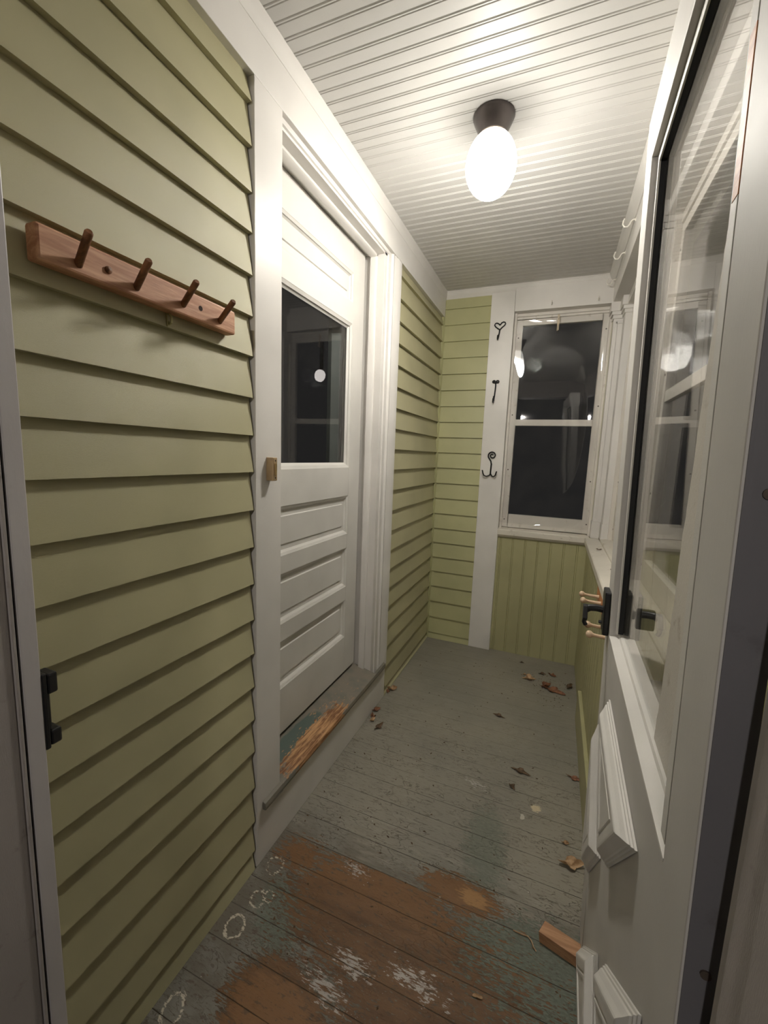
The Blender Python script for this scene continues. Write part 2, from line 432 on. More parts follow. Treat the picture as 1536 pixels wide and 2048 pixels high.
tag(bpy.data.objects['wall_far'], 'far end wall with narrow green clapboards left of the pilaster', 'wall', kind='structure')
w = MB(); bead_panel(w, FF, .45, .99, 0.0, .80, .0755, start=-.055)
tag(w.build('trim_1', m_bead_g), 'green beadboard wainscot under the far window', 'wainscot', kind='structure')
# right wall: beadboard wainscot below, beam above
RR = lambda u, d, z: (W-d, u, z)
w = MB(); bead_panel(w, RR, .33, L, 0, .80, .0755)
w.box(W+.02, 1.2, .33, L+.08, -.01, .79)
w.box(1.10, 1.2, .33, .95, .79, 2.2)
w.box(1.03, 1.2, .33, L+.08, 2.16, H+.01)
tag(w.build('wall_right', m_bead_g), 'right wall with green beadboard below the white sill', 'wall', kind='structure')
# baseboard on right wall, stops short of the far corner
b = MB(); b.box(.957, W, .36, 2.17, 0, .15)
tag(b.build('baseboard_right', m_bead_g, bevel=.003), 'green painted baseboard along right wall', 'baseboard', kind='structure')
b = MB(); b.prism([(0,0),(.022,0),(.022,.006),(.016,.014),(.006,.020),(0,.022)], 1, 1.932, L-.02)
tag(b.build('baseboard_left', m_side_l), 'thin green shoe moulding at foot of left clapboards', 'baseboard', kind='structure')

# near wall with the outer doorway
w = MB()
w.box(-.14, .116, .12, .325, -.04, H+.01); w.box(.955, 1.25, .12, .325, -.04, H+.01); w.box(.116, .955, .12, .325, 2.06, H+.01)
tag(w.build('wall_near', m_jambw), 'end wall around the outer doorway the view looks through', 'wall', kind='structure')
# latch side jamb
j = empty('door_frame', (.12, .32, 0), 'pale metal jamb of the outer doorway, at left edge of view', 'door frame', kind='structure')
b = MB(); b.box(.096, .1215, .3105, .3325, 0, 2.05); b.build('jamb_strip', m_jamb, j, bevel=.0015)
b = MB(); b.box(.10, .117, .3075, .3105, 0, 2.05); b.build('weatherstrip', m_rubber, j)
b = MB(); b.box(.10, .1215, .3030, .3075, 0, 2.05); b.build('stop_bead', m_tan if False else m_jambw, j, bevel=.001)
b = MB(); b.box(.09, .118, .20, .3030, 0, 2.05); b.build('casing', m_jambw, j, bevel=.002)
# hinge side jamb
j = empty('door_frame', (.94, .32, 0), 'shadowed hinge jamb of the outer doorway, at right edge of view', 'door frame', kind='structure')
b = MB(); b.box(.9105, .960, .333, .3455, 0, 2.05); b.build('jamb_strip', m_jamb, j, bevel=.0015)
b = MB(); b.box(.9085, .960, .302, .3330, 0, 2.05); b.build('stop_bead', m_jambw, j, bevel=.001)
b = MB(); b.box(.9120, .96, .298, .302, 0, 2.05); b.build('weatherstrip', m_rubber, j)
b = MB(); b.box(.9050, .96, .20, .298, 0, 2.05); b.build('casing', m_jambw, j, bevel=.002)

# crown moulding
cr = [(0,0),(.040,0),(.040,-.006),(.036,-.009),(.034,-.016),(.024,-.030),(.012,-.038),(.010,-.042),(.006,-.047),(0,-.047)]
def crown(name, axis, a, b, fx, label):
    c = MB()
    c.prism([fx(d, H+z) for d, z in cr], axis, a, b)
    tag(c.build(name, m_white_h, smooth=True), label, 'moulding', kind='structure')
crown('trim_2', 1, .33, L, lambda d, z: (.0235+d*.28, z), 'white crown moulding along left edge of ceiling')
crown('trim_3', 0, .0, .99, lambda d, z: (L-d*.8, z), 'white crown moulding above the far window')
crown('trim_4', 1, .33, L, lambda d, z: (.976-d*.8, z), 'white crown moulding along right edge of ceiling')
# frieze boards
t = MB(); t.box(0, .024, .33, L, 2.149, H)
tag(t.build('trim_5', m_white_h, bevel=.0015), 'long white frieze board above clapboards and door on left wall', 'trim', kind='structure')
t = MB(); t.box(.4525, .99, L-.022, L+.06, 2.145, H)
tag(t.build('trim_6', m_white, bevel=.0015), 'white header board above the far window', 'trim', kind='structure')
t = MB(); t.box(.9745, 1.035, .33, L-.022, 2.135, H); t.box(1.035, 1.11, .33, L, 2.09, H)
tag(t.build('trim_7', m_white_h, bevel=.002), 'white header beam above the right windows', 'trim', kind='structure')
# pilaster with the hooks
t = MB(); t.box(.312, .4515, L-.025, L+.06, 0, 2.262)
tag(t.build('trim_8', m_white, bevel=.002), 'tall white pilaster board carrying the three iron hooks', 'trim', kind='structure')
t = MB(); t.prism([(0.0,L),(.026,L),(.026,L-.012),(.018,L-.027),(.0,L-.027)], 2, 0, 2.25)
tag(t.build('trim_9', m_side_f), 'thin green corner bead between left and far clapboards', 'trim', kind='structure')

# house door casing
t = MB(); t.box(0, .024, .911, 1.0228, .1775, 2.1485)
tag(t.build('trim_10', m_white, bevel=.0015), 'wide flat white casing board left of the panel door', 'trim', kind='structure')
t = MB()
# far casing: flat back band, ogee, inner flat, then jamb and stop
out = [(0,1.9442),(.024,1.9442),(.024,1.895),(.021,1.890),(.021,1.868),(.017,1.862),(.020,1.858),(.020,1.850),(.010,1.843),(.010,1.815),(.004,1.812),(.004,1.7845),(-.12,1.7845),(-.12,1.81),(0,1.81)]
t.prism([(x, y) for x, y in out], 2, .18, 2.1485)
t.prism([(-.06,1.79),(-.06,1.772),(-.036,1.772),(-.030,1.777),(-.030,1.79)], 2, .2, 2.126)
tag(t.build('trim_11', m_white, smooth=True, bevel=.001), 'stepped white casing right of the panel door', 'trim', kind='structure')
t = MB()
t.prism([(x, z) for x, z in [(-.12,2.1245),(.004,2.1245),(.004,2.132),(.010,2.134),(.010,2.1485),(-.12,2.1485)]], 1, 1.0, 1.81)
t.prism([(-.06,2.13),(-.06,2.112),(-.036,2.112),(-.030,2.117),(-.030,2.13)], 1, 1.0, 1.79)
tag(t.build('trim_12', m_white_h, smooth=True), 'white head jamb above the panel door', 'trim', kind='structure')
t = MB(); t.box(0, .022, .911, 1.9320, 0.0, .1765)
tag(t.build('trim_13', m_white_h, bevel=.0015), 'low white riser board below the worn threshold', 'trim', kind='structure')
t = MB(); t.box(-.10, .004, 1.0, 1.0228, .18, 2.13)
tag(t.build('trim_14', m_white), 'white door jamb behind the wide flat casing', 'trim', kind='structure')
# threshold
s = MB()
def sec(z): return z
pts = [(-.13,.178),(.036,.178),(.0375,.188),(.034,.200),(-.13,.240)]
s.prism(pts, 1, 1.0235, 1.7838)
for a, b in ((.936, 1.0235), (1.7838, 1.905)):
    s.prism([(.0245,.178),(.036,.178),(.0375,.188),(.034,.200),(.0245,.2045)], 1, a, b)
tag(s.build('door_sill', m_thresh, bevel=.0015), 'worn wooden threshold with bare orange grain under the panel door', 'door sill', kind='structure')

# ------------------------------------------------------------------ house door
DX = -.08; y0, y1 = 1.026, 1.7645; z0, z1 = .2455, 2.1195
d = empty('door_1', (DX-.02, y0, z0), 'white panelled house door with a dark glass pane in upper half', 'door', kind='structure')
T = .04; si, so = 1.130, 1.658
def dbox(a, b, c_, e): 
    q = MB(); q.box(DX-T, DX, a, b, c_, e); return q
q = MB(); q.box(DX-T, DX, y0, si, z0, z1); q.build('stile', m_door, d, bevel=.0012)
q = MB(); q.box(DX-T, DX, so, y1, z0, z1); q.build('stile', m_door, d, bevel=.0012)
rails = [(z0, .4205), (.5985, .6645), (.8440, .9100), (1.0800, 1.2060), (1.8050, 1.890), (2.005, z1)]
for a, b in rails: dbox(si, so, a, b).build('rail', m_door, d, bevel=.0012)
def stick(mb, a0, a1, c0, c1, wd, dep, x=DX):
    """sloped sticking around an opening (a: y range, c: z range)"""
    o4 = [(a0,c0),(a1,c0),(a1,c1),(a0,c1)]; i4 = [(a0+wd,c0+wd),(a1-wd,c0+wd),(a1-wd,c1-wd),(a0+wd,c1-wd)]
    m4 = [(a0+wd*.55,c0+wd*.55),(a1-wd*.55,c0+wd*.55),(a1-wd*.55,c1-wd*.55),(a0+wd*.55,c1-wd*.55)]
    vs = [(x-.001,)+p for p in o4] + [(x-dep*.35,)+p for p in m4] + [(x-dep*.55,)+p for p in m4] + [(x-dep,)+p for p in i4]
    fs = []
    for r in range(3):
        for k in range(4): fs.append((r*4+k, r*4+(k+1) % 4, (r+1)*4+(k+1) % 4, (r+1)*4+k))
    mb.add(vs, fs)
for a, b in ((.4205,.5985), (.6645,.8440), (.9100,1.0800), (1.890,2.005)):
    q = MB(); stick(q, si, so, a, b, .016, .014)
    q.box(DX-.03, DX-.0135, si, so, a, b)
    # raised field
    o4 = [(si+.034,a+.034),(so-.034,a+.034),(so-.034,b-.034),(si+.034,b-.034)]
    i4 = [(si+.037,a+.037),(so-.037,a+.037),(so-.037,b-.037),(si+.037,b-.037)]
    vs = [(DX-.0135,)+p for p in o4] + [(DX-.0095,)+p for p in i4]
    q.add(vs, [(k, (k+1) % 4, 4+(k+1) % 4, 4+k) for k in range(4)] + [(4,5,6,7)])
    q.build('panel', m_door, d)
q = MB(); stick(q, si, so, 1.206, 1.805, .020, .016)
q.build('glazing_bead', m_door, d)
q = MB(); q.box(DX-.022, DX-.018, si, so, 1.206, 1.805); q.build('pane', m_glass, d)
q = MB(); q.box(DX-.05, DX-.006, y0+.005, y1-.004, z0-.009, z0); q.build('sweep', m_rubber, d)

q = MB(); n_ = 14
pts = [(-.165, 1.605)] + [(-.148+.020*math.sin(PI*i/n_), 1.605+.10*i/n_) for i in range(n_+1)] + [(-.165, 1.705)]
q.prism([(a, b) for a, b in pts], 2, 1.16, 1.86); cu = q.build('added_strip', m_added_strip, d, smooth=True)  # added grey strip standing in for a grey column in the pane
il = empty('ceiling_lamp', (-1.2, 3.26, 2.0), 'small glowing globe added behind dark glass of the panel door as a bright spot', 'ceiling lamp')  # glowing globe added to stand in for a bright spot in the pane
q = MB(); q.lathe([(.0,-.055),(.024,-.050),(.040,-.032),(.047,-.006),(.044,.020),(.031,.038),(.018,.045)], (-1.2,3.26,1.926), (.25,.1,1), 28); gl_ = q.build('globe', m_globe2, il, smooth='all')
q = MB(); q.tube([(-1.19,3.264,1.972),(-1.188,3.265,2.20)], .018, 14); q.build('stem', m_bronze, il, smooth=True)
# ------------------------------------------------------------------ windows
def window(name, M, u0, u1, zb, zt, loc, label, film=False, mull=(1.478,1.516), pin=None):
    """M(u, d, z): u along the wall, d into the wall from room face"""
    w = empty(name, loc, label, 'window', kind='structure')
    # outer stops
    q = MB(M); q.box(u0, u0+.014, .010, .06, zb, zt); q.box(u1-.014, u1, .010, .06, zb, zt); q.box(u0, u1, .026, .06, zt-.018, zt)
    q.box(u0+.014, u1-.014, .024, .06, zt-.034, zt-.020)
    q.build('window_frame', m_old, w, bevel=.0015)
    a, b, c_, e = u0+.012, u1-.012, zb+.012, zt-.036
    gl, gr, gb, gt = u0+.048, u1-.048, zb+.094, zt-.070
    q = MB(M); q.box(a, gl, .030, .055, c_, e); q.box(gr, b, .030, .055, c_, e)
    q.box(gl, gr, .030, .055, gt, e); q.box(gl, gr, .030, .055, c_, gb); q.box(gl, gr, .032, .052, mull[0], mull[1])
    q.build('sash', m_old, w, bevel=.0015)
    gm = m_glass_b if film else m_glass
    q = MB(M); q.box(gl-.004, gr+.004, .041, .044, gb-.004, mull[0]+.004); q.build('pane', gm, w)
    q = MB(M); q.box(gl-.004, gr+.004, .041, .044, mull[1]-.004, gt+.004); q.build('pane', gm, w)
    for i, (su, sz) in enumerate([(a+.016, zt-.14), (a+.015, (zt+zb)/2+.06), (a+.014, zb+.38), (a+.014, zb+.06), (b-.014, zt-.12), (b-.014, (zt+zb)/2+.11), (b-.014, zb+.33), (b-.012, zb+.07)]):
        q = MB(M); vs = [(su+.0042*math.cos(k*PI/4), dd, sz+.0042*math.sin(k*PI/4)) for dd in (.0285, .0305) for k in range(8)]
        q.add(vs, [tuple(range(8)), tuple(range(8,16))] + [(k, (k+1) % 8, 8+(k+1) % 8, 8+k) for k in range(8)])
        q.build('screw', m_screw, w)
    return w
MF = lambda u, dd, z: (u, L+dd+.004, z)
w1 = window('window_1', MF, .4525, .985, .822, 2.145, (.70, L+.03, .82), 'far end window with dark panes behind wavy plastic film', film=True)
# wavy plastic film taped over the sash
q = MB(); nu, nz = 70, 150; a, b, c_, e = .468, .968, .86, 2.10
for i in range(nz+1):
    for k in range(nu+1):
        u = a+(b-a)*k/nu; z = c_+(e-c_)*i/nz
        fu = k/nu; fz = i/nz; env = math.sin(PI*min(max(fu,0),1))**.5*math.sin(PI*fz)**.5
        ph = 2.4*math.sin(fz*5.2)+1.0*math.sin(fz*11+1)
        g2 = min(1, max(0, (fu-.30)*1.8)); g2 = g2*g2*(3-2*g2)
        vv = u-.49
        dd = g2*(.00012*math.sin(fu*19+ph) + .00003*math.sin(fu*34-ph*1.3+2)) + .058*vv - .070*vv*vv + .0042*math.sin(7*(z-1.79))
        dd += (1-g2)*.00004*math.sin((fu*.4+fz)*90)*(fz > .75)*(fz-.75)*3
        q.v.append((u, L+.0165+dd*min(1, env*1.6), z))
for i in range(nz):
    for k in range(nu):
        s0 = i*(nu+1)+k; q.f.append([s0, s0+1, s0+nu+2, s0+nu+1])
fo = q.build('plastic_film', m_film, w1, smooth='all')
fo['label'] = 'clear wrinkled plastic film'
# sills
def sillprof(M, axis_a, axis_b):
    q = MB(M); q.prism([(-.018,.787),(-.018,.817),(-.014,.822),(.075,.832),(.075,.787)], 0, axis_a, axis_b)
    q.prism([(.0,.787),(.0,.770),(-.006,.775),(-.010,.787)], 0, axis_a, axis_b); return q
tag(sillprof(lambda u, dd, z: (u, L+dd-.008, z), .448, .9790).build('trim_15', m_sill, bevel=.001), 'dusty white sill of the far window', 'window sill', kind='structure')
q = MB(lambda u, dd, z: (W+dd, u, z)); q.prism([(-.018,.787),(-.018,.817),(-.014,.822),(.13,.834),(.13,.787)], 0, .33, L-.0275)
q.prism([(.0,.787),(.0,.770),(-.006,.775),(-.010,.787)], 0, .33, L-.0275)
q.prism([(.052,.826),(.052,.836),(.058,.842),(.13,.846),(.13,.826)], 0, .33, L-.03)
tag(q.build('trim_16', m_sill, bevel=.001), 'long dusty white window sill on right wall', 'window sill', kind='structure')
MR = lambda u, dd, z: (1.052+dd, u, z)
window('window_2', MR, 1.86, 2.62, .836, 2.09, (1.08, 2.2, .83), 'right side window nearest the far corner post')
window('window_3', MR, 1.02, 1.76, .836, 2.09, (1.08, 1.4, .83), 'right side window seen through the storm door glass')
# posts on right side
def post(name, u0, u1, x0, x1, label, y_is=True):
    q = MB()
    q.box(x0, x1, u0, u1, .826, 2.136)
    for z_, g in ((2.088, .020), (2.070, .013), (2.052, .006)): q.box(x0-g, x1, u0-g, u1+.001, z_, z_+.022 if z_ < 2.08 else 2.136)
    q.box(x0-.004, x1, u0-.004, u1, .826, .925)
    q.build(name, m_white, bevel=.002)
    # recessed face trim
    tag(bpy.data.objects[name], label, 'post', kind='structure')
post('trim_17', L-.048, L+.06, .986, 1.075, 'white corner post with small capital between far and right windows')
q = MB(); q.box(.998, 1.006, L-.053, L-.047, .945, 2.035); q.box(1.046, 1.054, L-.053, L-.047, .945, 2.035); q.box(.998, 1.054, L-.053, L-.047, 2.025, 2.035)
tag(q.build('trim_18', m_white, bevel=.001), 'thin bead framing the face of the corner post', 'trim', kind='structure')
post('trim_19', 2.62, 2.70, 1.03, 1.12, 'white casing beside the corner post on right wall')
post('trim_20', 1.76, 1.86, 1.03, 1.12, 'white post between the two right windows')
post('trim_21', .93, 1.02, 1.035, 1.12, 'white casing at near end of the right windows')

# ------------------------------------------------------------------ storm door
sd = empty('door_2', (.9165, .36, 0), 'white storm door swung open against right side, crossbuck panels below glass', 'door', kind='structure')
S = Vector((.02, 1, 0)).normalized(); U = Vector((-.023, 0, 1)); U = (U - S*U.dot(S)).normalized(); N = S.cross(U)
sd.matrix_world = Matrix.Translation((.9165, .36, 0)) @ Matrix((N, S, U)).transposed().to_4x4()
del sd['_w']
DW, DT, H0 = .765, .030, .010
o0, o1, p0, p1 = .092, .680, .878, 1.868        # glazed opening (s, z)
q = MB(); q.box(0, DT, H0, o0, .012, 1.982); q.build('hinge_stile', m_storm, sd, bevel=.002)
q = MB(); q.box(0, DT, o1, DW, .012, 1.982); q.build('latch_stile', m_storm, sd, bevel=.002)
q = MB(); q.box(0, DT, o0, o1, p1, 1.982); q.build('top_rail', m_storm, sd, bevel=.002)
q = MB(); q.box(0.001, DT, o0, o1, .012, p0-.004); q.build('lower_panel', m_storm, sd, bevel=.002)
q = MB(); q.box(.002, DT-.001, H0-.0012, H0, .012, 1.98); q.build('hinge_edge', m_edge, sd)
for zz in (.52, .74, .86, 1.25):
    q = MB(); q.lathe([(.004,0),(.004,.0015)], (.016, H0-.0027, zz), (0,1,0), 12); q.build('screw', m_screw, sd)
q = MB(); q.box(.002, DT-.004, H0+.004, DW-.004, .004, .012); q.build('sweep', m_rubber, sd)
# bright sill ledge of the lite
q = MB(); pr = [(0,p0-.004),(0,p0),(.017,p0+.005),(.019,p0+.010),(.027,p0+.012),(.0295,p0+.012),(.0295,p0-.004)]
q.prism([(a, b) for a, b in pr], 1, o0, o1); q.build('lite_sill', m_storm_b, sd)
# insert frame of the lite, set back, and its black gasket
def ring(mb, xa, xb, s0, s1, z0_, z1_, wd, bottom=True):
    mb.box(xa, xb, s0, s0+wd, z0_, z1_); mb.box(xa, xb, s1-wd, s1, z0_, z1_); mb.box(xa, xb, s0+wd, s1-wd, z1_-wd, z1_)
    if bottom: mb.box(xa, xb, s0+wd, s1-wd, z0_, z0_+wd)
g = .003
q = MB(); ring(q, .020, .0295, o0, o1, p0+.012, p1, g, False); q.build('gasket', m_rubber, sd)
q = MB(); ring(q, .011, .0145, o0+g, o1-g, p0+.0125, p1-g, .016, False); q.build('insert_frame', m_storm_b, sd, bevel=.001)
q = MB(); ring(q, .0145, .0245, o0+g, o1-g, p0+.0125, p1-g, .0125, False); q.build('gasket', m_rubber, sd)
q = MB(); q.box(.0250, .0280, o0+g, o1-g, p0+.010, p1-g); q.build('pane', m_glass_s, sd)
q = MB(); q.box(.0005, .011, o0+.003, o0+.021, p0+.0125, p1-g); q.build('insert_frame', m_storm_b, sd, bevel=.001)
# ragged strip of old paint and tape along the hinge side, on the back of the glass
q = MB(); rnd = random.Random(3); zs = [p0+.012 + (p1-g-p0-.012)*i/120 for i in range(121)]; w_ = .030; L0 = []
for zz in zs:
    w_ += rnd.uniform(-.0016, .0016); w_ = min(max(w_, .025), .036); L0.append((zz, w_))
vs = []
for xx in (.0222, .0242):
    for zz, ww in L0:
        e_ = .222-.14*(zz-1.17); vs += [(xx, e_-.06, zz), (xx, e_+ww-.006, zz)]
n_ = len(L0); fs = []
for b_ in (0, 2*n_):
    for i in range(n_-1): fs.append((b_+2*i, b_+2*i+1, b_+2*i+3, b_+2*i+2))
for i in range(n_-1): fs.append((2*i+1, 2*n_+2*i+1, 2*n_+2*i+3, 2*i+3))
q.add(vs, fs); q.build('paint_strip', m_old, sd)
q = MB(); q.box(.0001, .011, o0+.0025, o0+.0165, 1.49, 1.615); q.build('bare_wood_patch', m_orange, sd)
# crossbuck panels: four raised mitred triangles
cx, cz = .385, .450
tris = [[(.200,.783),(.570,.783),(.400,.560)], [(.105,.672),(.105,.228),(.330,.450)], [(.672,.684),(.672,.275),(.505,.476)], [(.205,.125),(.625,.125),(.425,.352)]]
def inset(poly, dd):
    n = len(poly); out = []
    area = sum(poly[i][0]*poly[(i+1)%n][1]-poly[(i+1)%n][0]*poly[i][1] for i in range(n))
    sg = 1 if area > 0 else -1
    ls = []
    for i in range(n):
        a = Vector(poly[i]); b = Vector(poly[(i+1)%n]); e = (b-a).normalized(); nn = Vector((-e.y, e.x))*sg
        ls.append((a+nn*dd, e))
    for i in range(n):
        (p, e), (r, g_) = ls[i-1], ls[i]
        den = e.x*g_.y-e.y*g_.x; tt = ((r.x-p.x)*g_.y-(r.y-p.y)*g_.x)/den; out.append((p.x+e.x*tt, p.y+e.y*tt))
    return out
for tr in tris:
    q = MB(); lv = [(0,0),(0,.0035),(.0025,.0045),(.003,.0075),(.0055,.0085),(.0065,.0115),(.012,.0175),(.0165,.0235),(.0185,.0250),(.0215,.0255),(.034,.0255),(.0355,.0235),(.0385,.0235),(.040,.0255),(.044,.0255),(.0455,.0235)]
    vs = []
    for ins, hh in lv: vs += [(-hh*.85, a, b) for a, b in inset(tr, ins)]
    fs = []
    for i in range(len(lv)-1):
        for k in range(3): fs.append((i*3+k, i*3+(k+1)%3, (i+1)*3+(k+1)%3, (i+1)*3+k))
    fs.append(tuple((len(lv)-1)*3+k for k in range(3))); fs.append((2,1,0))
    q.add(vs, fs); q.build('panel', m_storm_b, sd)
# latch set: plate and lever outside, small plate inside
hd = MB(); hd.box(-.013, 0, .700, .752, .868, .972); hp = hd.build('latch_plate', m_black, sd, bevel=.003)
q = MB(); q.tube([(-.010,.732,.921),(-.028,.731,.923),(-.042,.729,.922),(-.050,.724,.918)], .0085, 12)
q.prism([(.700,.904),(.716,.928),(.730,.930),(.734,.914),(.728,.898),(.712,.894)], 0, -.056, -.046)
q.tube([(-.051,.716,.900),(-.052,.716,.890),(-.048,.716,.882)], .005, 8)
q.build('lever', m_black, hp, smooth=True, bevel=.0012)
q = MB(); q.lathe([(.004,0),(.004,.006),(.002,.007)], (-.0125, .742, .886), (-1,0,0), 12); q.build('screw', m_black, hp)
q = MB(); q.box(DT, DT+.014, .700, .752, .868, .972); q.build('latch_plate', m_black, sd, bevel=.003)
q = MB(); q.tube([(DT+.010,.712,.925),(DT+.022,.706,.925)], .010, 12)
q.box(DT+.020, DT+.058, .690, .704, .898, .946)
q.build('lever', m_green_metal, sd, smooth=True, bevel=.005)
# keeper on latch jamb
k = empty('latch_strike', (.105, .335, .885), 'black latch strike on the left jamb of the outer doorway', 'door strike')
q = MB(); q.box(.094, .1225, .3318, .3390, .826, .942); q.build('plate', m_black, k, bevel=.002)
q = MB(); q.box(.0945, .1225, .3390, .3530, .908, .939); q.box(.0945, .1225, .3390, .3540, .829, .852); q.box(.0945, .1150, .3390, .3460, .852, .908)
q.build('lug', m_black, k, bevel=.003)

# ------------------------------------------------------------------ ceiling lamp
LX, LY = .498, 1.434
lp = empty('ceiling_lamp', (LX, LY, H), 'lit white egg-shaped ceiling lamp on a dark bronze canopy', 'ceiling lamp')
q = MB(); q.lathe([(.0,0),(.061,0),(.062,-.005),(.060,-.010),(.0585,-.013),(.058,-.016),(.053,-.026),(.0475,-.038),(.0435,-.048),(.0425,-.055),(.040,-.056),(.0,-.056)], (LX,LY,H), seg=48); q.build('canopy', m_bronze, lp, smooth=True)
q = MB(); q.lathe([(.036,-.050),(.0405,-.052),(.0415,-.056),(.040,-.060),(.036,-.061)], (LX,LY,H), seg=48); q.build('collar', m_brass, lp, smooth=True)
pr = []
for i in range(25):
    a = math.pi*(i/24.0)*.86 + .0
    zz = -.093*math.cos(math.pi-a)*-1
    pr.append((math.sin(a)*.0765, math.cos(a)))
pr = [(r*(1.0), (c_*-1)) for r, c_ in pr]   # from bottom (-1) up
prof = []
for r, c_ in pr:
    z_ = 2.163 + c_*.0925 if c_ < 0 else 2.163 + c_*.095
    prof.append((r, z_-H))
prof.append((.037, prof[-1][1]+.006))
q = MB(); q.lathe(prof, (LX,LY,H), seg=48); go = q.build('globe', m_globe, lp, smooth='all'); go['label'] = 'glowing white opal glass shade'

# ------------------------------------------------------------------ left peg rack
pk = empty('peg_rack', (.02, .41, 1.532), 'oak peg rack with four straight dowels on left clapboards', 'peg rack')
q = MB(); q.box(.0175, .045, .4085, .8150, 1.530, 1.582); q.build('board', m_rackwood, pk, bevel=.004)
pegs = [(.4655,1.5455),(.5645,1.5465),(.6665,1.5505),(.7655,1.5475)]
base = None
for (py, pz) in pegs:
    q = MB(); q.tube([(.043,py+.001,pz-.001),(.080,py-.011,pz+.019),(.098,py-.0165,pz+.0295),(.1005,py-.0175,pz+.031)], lambda u: .0060 if u < .9 else .0042, 14)
    q.build('peg', m_pegwood, pk, smooth=True)
q = MB(); q.lathe([(.0060,0),(.0058,.0025),(.0035,.004),(0,.0045)], (.0448,.5135,1.555), (1,0,0), 16); q.build('plug', m_pegwood, pk, smooth=True)
q = MB(); q.lathe([(.0052,0),(.0052,.0006)], (.0448,.7115,1.5570), (1,0,0), 16); q.build('screw_hole', m_hole, pk)
# brass hook below it
bh = MB(); bh.tube([(.016,.650,1.530),(.026,.650,1.5290),(.031,.650,1.522),(.030,.650,1.512),(.023,.651,1.510),(.020,.652,1.515)], .0022, 8)
bh.tube([(.020,.648,1.533),(.021,.648,1.505)], .0017, 8)
tag(bh.build('cup_hook', m_green_hook, smooth=True, at=(.016,.65,1.53)), 'small brass cup hook under the oak peg rack', 'hook')
# doorbell
db = empty('doorbell', (.024, .966, 1.214), 'small brass doorbell button on white casing beside the panel door', 'doorbell')
q = MB(); q.box(.0235, .0465, .9545, .9740, 1.1835, 1.2475); q.build('housing', m_tan, db, bevel=.0015)
q = MB(); q.box(.0465, .0475, .9565, .9722, 1.1855, 1.2455); q.build('face_plate', m_tan, db, bevel=.0004)
q = MB(); q.box(.0470, .0505, .9605, .9682, 1.1985, 1.2315); q.build('button', m_brass, db, bevel=.001)
for zz in (1.1915, 1.2390):
    q = MB(); q.lathe([(.0022,0),(.0022,.0006)], (.0475,.9642,zz), (1,0,0), 12); q.build('screw', m_hole, db)

# ------------------------------------------------------------------ wrought iron hooks
FY = L-.0255
def arc(cx_, cz_, r0, r1, a0, a1, n=16, y_=FY-.004):
    return [(cx_+(r0+(r1-r0)*i/n)*math.cos(math.radians(a0+(a1-a0)*i/n)), y_, cz_+(r0+(r1-r0)*i/n)*math.sin(math.radians(a0+(a1-a0)*i/n))) for i in range(n+1)]
hk = MB(); hx = .3735; yy = FY-.004
left = [(hx+.001,yy,2.044),(hx-.012,yy,2.052),(hx-.026,yy,2.063),(hx-.032,yy,2.073),(hx-.029,yy,2.081),(hx-.020,yy,2.0845),(hx-.009,yy,2.080),(hx,yy,2.071)]
right = [(2*hx-p[0], p[1], p[2]+.004) for p in left]; right[0] = (hx+.001,yy,2.044); right[-1] = (hx,yy,2.071)
hk.tube(left, .0038, 8); hk.tube(right, .0038, 8)
hk.tube([(hx,yy,2.046),(hx-.001,yy,2.028),(hx-.003,yy,2.015),(hx-.006,yy-.002,2.000)], .0043, 8)
hk.tube([(hx-.004,yy,2.016),(hx-.006,yy-.004,1.996),(hx-.007,yy-.014,1.986),(hx-.007,yy-.026,1.990),(hx-.006,yy-.031,2.006)], lambda u: .0055-.0025*u, 8)
tag(hk.build('wall_hook', m_iron, smooth=True, at=(hx,FY,2.03)), 'black iron hook with heart-shaped top, highest on the pilaster', 'hook', 'wrought iron hooks on the pilaster')
hk = MB(); hx = .3722
hk.tube([(hx,yy,1.735),(hx+.001,yy,1.715),(hx,yy,1.69),(hx-.002,yy,1.655),(hx-.005,yy,1.630)], .0043, 8)
hk.tube([(hx,yy,1.728)] + arc(hx-.0115, 1.737, .0092, .0035, -40, 400, 22), .0042, 8)
hk.tube([(hx,yy,1.728)] + [(2*hx-p[0], p[1], p[2]) for p in arc(hx-.0115, 1.737, .0092, .0035, -40, 400, 22)], .0042, 8)
hk.tube([(hx-.005,yy,1.652),(hx-.006,yy,1.628),(hx-.007,yy-.012,1.612),(hx-.007,yy-.024,1.616),(hx-.006,yy-.030,1.636)], lambda u: .0062-.003*u, 8)
tag(hk.build('wall_hook', m_iron, smooth=True, at=(hx,FY,1.68)), 'black iron hook with two small curled scrolls, middle of the pilaster', 'hook', 'wrought iron hooks on the pilaster')
hk = MB(); hx = .3800
sp = arc(hx+.003, 1.2865, .0050, .0255, 20, 565, 40)
sp = sp[::1]
hk.tube(sp + [(hx-.013,yy,1.264),(hx-.003,yy,1.250),(hx+.001,yy,1.230)], .0043, 8)
hk.tube([(hx+.001,yy,1.235),(hx,yy,1.21),(hx-.001,yy,1.18),(hx-.001,yy,1.162)], .0048, 8)
hk.tube([(hx-.001,yy,1.172),(hx-.008,yy-.004,1.160),(hx-.024,yy-.012,1.154),(hx-.038,yy-.018,1.160),(hx-.045,yy-.022,1.176),(hx-.048,yy-.023,1.190),(hx-.052,yy-.023,1.191)], .0040, 8)
hk.tube([(hx,yy,1.172),(hx+.008,yy-.004,1.158),(hx+.021,yy-.012,1.154),(hx+.031,yy-.018,1.162),(hx+.036,yy-.022,1.176),(hx+.038,yy-.023,1.186),(hx+.042,yy-.023,1.187)], .0040, 8)
